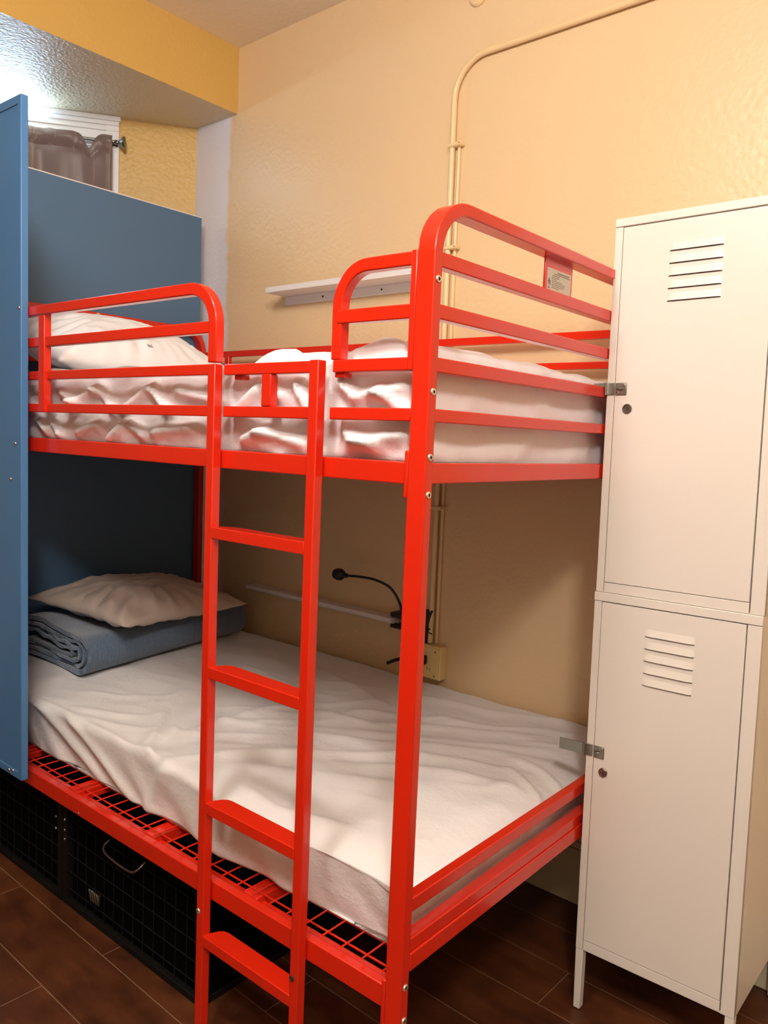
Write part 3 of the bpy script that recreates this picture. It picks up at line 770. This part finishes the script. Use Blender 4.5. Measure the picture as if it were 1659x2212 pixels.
# ---------------------------------------------------------------- wire crates under the bed
def crate(x0, x1, label, handle):
    y0, y1, z0, z1 = 1.112, 1.95, 0.0, 0.300
    root = empty('wire_crate', ((x0 + x1) / 2, 1.5, 0), label, 'crate', 'black storage crates under the bed')
    def up(o): return wpar(o, root)
    bm = bmesh.new(); t = 0.022
    for x in (x0, x1 - t): 
        for y in (y0, y1 - t): box(bm, x, x + t, y, y + t, z0, z1)
        for z in (z0, z1 - 0.018): box(bm, x, x + t, y0 + t - 0.001, y1 - t + 0.001, z, z + 0.018)
    for z in (z0, z1 - 0.018):
        box(bm, x0 + t - 0.001, x1 - t + 0.001, y0, y0 + 0.016, z, z + 0.018); box(bm, x0 + t - 0.001, x1 - t + 0.001, y1 - 0.016, y1, z, z + 0.018)
    up(link('frame', bm, M['cage'], None, 0.001))
    bm = bmesh.new(); box(bm, x0 + 0.002, x1 - 0.002, y0 + 0.03, y1 - 0.002, z1 - 0.003, z1); box(bm, x0 + 0.001, x0 + 0.003, y0 + 0.022, y1 - 0.022, z0, z1)  # added black sheets stand in for the deep shade inside the crate
    box(bm, x1 - 0.003, x1 - 0.001, y0 + 0.022, y1 - 0.022, z0, z1); box(bm, x0 + 0.022, x1 - 0.022, y1 - 0.012, y1 - 0.010, z0, z1); box(bm, x0 + 0.022, x1 - 0.022, y0 + 0.05, y1 - 0.02, z0 + 0.002, z0 + 0.005)
    box(bm, x0 + 0.022, x1 - 0.022, y0 + 0.020, y0 + 0.022, z0 + 0.002, z1 - 0.003)
    up(link('shade_sheets', bm, M['crate_shade'], None))
    bm = bmesh.new(); n = int((x1 - x0 - 0.044) / 0.048)
    for i in range(1, n + 1):
        x = x0 + t + i * (x1 - x0 - 2 * t) / (n + 1); tube(bm, [(x, y0 + 0.008, z0 + 0.01), (x, y0 + 0.008, z1 - 0.01)], 0.0014, 6)
    for i in range(1, 6):
        z = z0 + i * 0.05; tube(bm, [(x0 + t - 0.002, y0 + 0.005, z), (x1 - t + 0.002, y0 + 0.005, z)], 0.0016, 6)
    up(link('wire_mesh', bm, M['cage'], None))
    if handle:
        hx0, hx1, hz = -1.805, -1.645, 0.272
        bm = bmesh.new(); tube(bm, spline([(hx0, y0, hz), (hx0 + 0.002, y0 - 0.018, hz - 0.012), (hx0 + 0.03, y0 - 0.026, hz - 0.022), (hx1 - 0.03, y0 - 0.026, hz - 0.026), (hx1 - 0.004, y0 - 0.018, hz - 0.014), (hx1, y0, hz)], 6), 0.0032, 10)
        h = up(link('handle', bm, M['nickel'], None)); h['label'] = 'chrome bow handle'
        bm = bmesh.new()
        for k in range(4): 
            v = box(bm, -1.895 + k * 0.012, -1.889 + k * 0.012, y0 - 0.006, y0 - 0.001, 0.070, 0.100)
            for q in v: q.co.x += (q.co.z - 0.085) * -0.4
        box(bm, -1.898, -1.850, y0 - 0.003, y0 + 0.004, 0.072, 0.098)
        h = up(link('latch', bm, M['nickel'], None, 0.001)); h['label'] = 'dull steel latch'
    for (x, z) in (((x0 + 0.011, 0.247), (x0 + 0.011, 0.217), (x0 + 0.011, 0.19)) if handle else ((x1 - 0.030, 0.240), (x1 - 0.030, 0.205))):
        up(bolt('rivet', (x, y0, z), (0, -1, 0), 0.0042, M['chrome']))
    return root
crate(-2.045, -1.415, 'black wire crate with chrome handle under the bed by the ladder foot', True)
crate(-2.690, -2.052, 'black wire crate under the head of the bed behind the blue panel', False)

# ---------------------------------------------------------------- wall shelves
def wbox_obj(name, mat, parent, x0, x1, d0, d1, z0, z1, bevel=0.001):
    bm = bmesh.new(); wallbox(bm, x0, x1, d0, d1, z0, z1); return wpar(link(name, bm, mat, None, bevel), parent)
sh = empty('picture_ledge', wallpt(-1.98, 0, 1.87), 'white picture ledge on the wall above the upper bunk', 'shelf', 'white wall ledges')
wbox_obj('board', M['shelf_white'], sh, -2.328, -1.60, 0, 0.110, 1.871, 1.891)
wbox_obj('back_plate', M['shelf_white'], sh, -2.324, -1.60, 0, 0.013, 1.840, 1.871)
for x in (-2.117, -1.829): wpar(bolt('screw', wallpt(x, 0.013, 1.8565), (0, -1, 0), 0.0035, M['dark']), sh)
s2 = empty('picture_ledge', wallpt(-2.09, 0, 0.72), 'narrow white ledge low on the wall beside the lower mattress', 'shelf', 'white wall ledges')
wbox_obj('board', M['shelf_white'], s2, -2.465, -1.690, 0, 0.055, 0.719, 0.733)
wbox_obj('back_plate', M['shelf_white'], s2, -2.465, -1.690, 0, 0.012, 0.703, 0.719)

# ---------------------------------------------------------------- conduit, socket box, lamp
cd = empty('conduit', wallpt(-1.552, 0, 0.67), 'cream painted conduit running up the wall and bending to the right', 'pipe')
pts = [wallpt(-1.548, 0.012, 0.672), wallpt(-1.549, 0.012, 1.2), wallpt(-1.552, 0.012, 2.0), wallpt(-1.554, 0.012, 2.40)]
r = 0.115
pts += [wallpt(-1.554 + r - r * math.cos(a * PI / 24), 0.012, 2.42 + r * math.sin(a * PI / 24)) for a in range(0, 13)]
pts += [wallpt(-1.2, 0.012, 2.535), wallpt(1.3, 0.012, 2.545)]
bm = bmesh.new(); tube(bm, pts, 0.0095, 12); wpar(link('pipe', bm, M['pipe']), cd)
bm = bmesh.new(); tube(bm, [wallpt(-1.526, 0.006, 0.672), wallpt(-1.528, 0.006, 1.6), wallpt(-1.530, 0.006, 2.28)], 0.0055, 8); wpar(link('bell_wire', bm, M['pipe']), cd)
for z in (2.272, 1.955, 1.12):
    bm = bmesh.new(); wallbox(bm, -1.567, -1.512, 0.0, 0.026, z, z + 0.012); wpar(link('clip', bm, M['pipe'], None, 0.004), cd)
    wpar(bolt('screw', wallpt(-1.517, 0.026, z + 0.006), (0, -1, 0), 0.004, M['pipe']), cd)
sb = empty('socket_box', wallpt(-1.55, 0, 0.6), 'cream surface mounted socket box on the wall beside the lower bunk', 'socket')
wbox_obj('box', M['socket'], sb, -1.625, -1.486, 0, 0.035, 0.556, 0.668, 0.003)
wbox_obj('cover', M['socket'], sb, -1.612, -1.492, 0.035, 0.040, 0.560, 0.662, 0.002)
for x, z in ((-1.505, 0.652), (-1.505, 0.570), (-1.60, 0.652), (-1.60, 0.570)): wpar(bolt('screw', wallpt(x, 0.040, z), (0, -1, 0), 0.003, M['nickel']), sb)
for z in (0.590,):
    for x in (-1.536, -1.525): wbox_obj('slot', M['dark'], sb, x, x + 0.002, 0.0399, 0.0405, z - 0.004, z + 0.004, 0)
bm = bmesh.new(); wallbox(bm, -1.575, -1.534, 0.040, 0.066, 0.604, 0.636)
o = link('plug', bm, M['black'], None, 0.006); tag(o, 'black plug in the cream socket box', 'plug')
# gooseneck lamp
gl = empty('reading_lamp', wallpt(-1.69, 0, 0.73), 'black gooseneck reading lamp clamped to the low white ledge', 'lamp')
bm = bmesh.new(); tube(bm, spline([wallpt(-1.862, 0.10, 0.862), wallpt(-1.80, 0.10, 0.867), wallpt(-1.735, 0.09, 0.864), wallpt(-1.685, 0.07, 0.842), wallpt(-1.660, 0.05, 0.795), wallpt(-1.655, 0.035, 0.748)], 10), 0.0045, 10)
wpar(link('neck', bm, M['black']), gl)
bm = bmesh.new(); c0 = wallpt(-1.922, 0.10, 0.861); c1 = wallpt(-1.862, 0.10, 0.862); dd = (c1 - c0)
tube(bm, [c0 + dd * t for t in (0, 0.06, 0.25, 0.5, 0.68, 0.75, 1.0)], [0.012, 0.018, 0.0215, 0.021, 0.014, 0.009, 0.0075], 20)
wpar(link('lamp_head', bm, M['black']), gl)
bm = bmesh.new(); wallbox(bm, -1.700, -1.630, 0.0, 0.046, 0.7375, 0.754); wallbox(bm, -1.700, -1.630, 0.0, 0.046, 0.700, 0.712); wallbox(bm, -1.678, -1.630, 0.0, 0.014, 0.712, 0.7375)
wpar(link('clamp', bm, M['black'], None, 0.002), gl)
# coiled cable and tie above the socket
cb = empty('cable_bundle', wallpt(-1.585, 0, 0.70), 'bundle of black cable tied up above the socket box', 'cable')
bm = bmesh.new()
for k in range(5):
    dx_ = (k - 2) * 0.0072
    tube(bm, spline([wallpt(-1.578 + dx_, 0.016 + 0.004 * (k % 2), 0.662), wallpt(-1.574 + dx_, 0.024, 0.70), wallpt(-1.566 + dx_ * 0.7, 0.024, 0.735), wallpt(-1.558 + dx_, 0.016, 0.782)], 6), 0.0052, 8)
wpar(link('cable', bm, M['black']), cb)
bm = bmesh.new(); wallbox(bm, -1.595, -1.545, 0.006, 0.032, 0.716, 0.721); tube(bm, [wallpt(-1.548, 0.03, 0.719), wallpt(-1.530, 0.05, 0.716), wallpt(-1.512, 0.055, 0.714)], 0.0022, 6)
wpar(link('cable_tie', bm, M['black']), cb)
bm = bmesh.new(); tube(bm, spline([wallpt(-1.60, 0.045, 0.615), wallpt(-1.65, 0.06, 0.600), wallpt(-1.70, 0.05, 0.575)], 6), 0.006, 8)
o = link('loose_cable', bm, M['black']); tag(o, 'short black cable end sticking out behind the red post above the sheet', 'cable')
# round cover high on the wall
bm = bmesh.new(); c = wallpt(-1.487, 0, 2.718)
prof = [(0.034, 0.0), (0.034, 0.006), (0.030, 0.011), (0.018, 0.013), (0.016, 0.011), (0.0005, 0.011)]
rings = [[bm.verts.new(c + bx * r_ * math.cos(2 * PI * k / 28) + bz * r_ * math.sin(2 * PI * k / 28) - by * h_) for k in range(28)] for r_, h_ in prof]
for q, s_ in zip(rings, rings[1:]):
    for k in range(28): bm.faces.new((q[k], q[(k + 1) % 28], s_[(k + 1) % 28], s_[k]))
bm.faces.new(rings[-1]); o = link('round_cover', bm, M['pipe']); tag(o, 'small round peach painted cover high on the wall above the conduit', 'cover')

# ---------------------------------------------------------------- curtain
rod = empty('curtain_rod', wp(0.6, 0, 2.5), 'nickel curtain rod with flared finial in front of the window', 'curtain rod')
bm = bmesh.new(); tube(bm, [wp(0.012, 0.05, 2.514), wp(1.34, 0.05, 2.514)], 0.0065, 12); wpar(link('rod', bm, M['nickel']), rod)
bm = bmesh.new(); ss = [0.016, 0.010, 0.004, -0.001, -0.007, -0.013, -0.019, -0.024, -0.028, -0.030]
rs = [0.007, 0.010, 0.0075, 0.008, 0.012, 0.020, 0.025, 0.0265, 0.022, 0.004]
tube(bm, [wp(s, 0.05, 2.514) for s in ss], rs, 24); wpar(link('finial', bm, M['nickel']), rod)
bm = bmesh.new(); tube(bm, [wp(0.018, 0.0185, 2.514), wp(0.018, 0.052, 2.514)], 0.005, 10); tube(bm, [wp(0.018, 0.0185, 2.514), wp(0.018, 0.022, 2.514)], 0.014, 16); wpar(link('bracket', bm, M['nickel']), rod)
bm = bmesh.new(); ns, nz = 170, 70; G = []
for i in range(ns + 1):
    s = 0.022 + 1.30 * i / ns; row = []
    dip = 0.058 * math.exp(-((s - 0.112) / 0.024) ** 2); topz = 2.534 + 0.006 * N(Vector((s * 12, 0, 1))) + 0.003 * N(Vector((s * 40, 3, 1))) - dip
    for j in range(nz + 1):
        t = j / nz; z = topz - (topz - 1.28) * t ** 1.3
        band = math.exp(-((z - (2.470 - dip * 0.6)) / 0.010) ** 2)
        pocket = 0.010 * math.exp(-((z - 2.512) / 0.02) ** 2)
        amp = 0.006 + 0.016 * min(1, max(0, (2.48 - z) / 0.4))
        off = 0.060 + pocket - 0.006 * band + amp * math.sin(s * 38 + 1.6 * N(Vector((s * 3, z * 0.8, 0)))) + 0.010 * N(Vector((s * 16, z * 1.6, 4)))
        if s > 0.05 and s < 0.18: off += 0.012 * math.sin((s - 0.05) / 0.13 * PI) * (1 if z < 2.5 else 0)
        s2_ = s + 0.010 * N(Vector((s * 5, z * 4, 9))) + (0.02 * (2.5 - z) if s < 0.2 else 0.01 * (2.5 - z)) * 0.2
        row.append(bm.verts.new(wp(s2_, off, z)))
    G.append(row)
for i in range(ns):
    for j in range(nz): bm.faces.new((G[i][j], G[i + 1][j], G[i + 1][j + 1], G[i][j + 1]))
cu = link('curtain', bm, M['curtain'])
so = cu.modifiers.new('solidify', 'SOLIDIFY'); so.thickness = 0.0015; so.offset = 1
tag(cu, 'brown satin curtain gathered on the rod above the blue board', 'curtain')
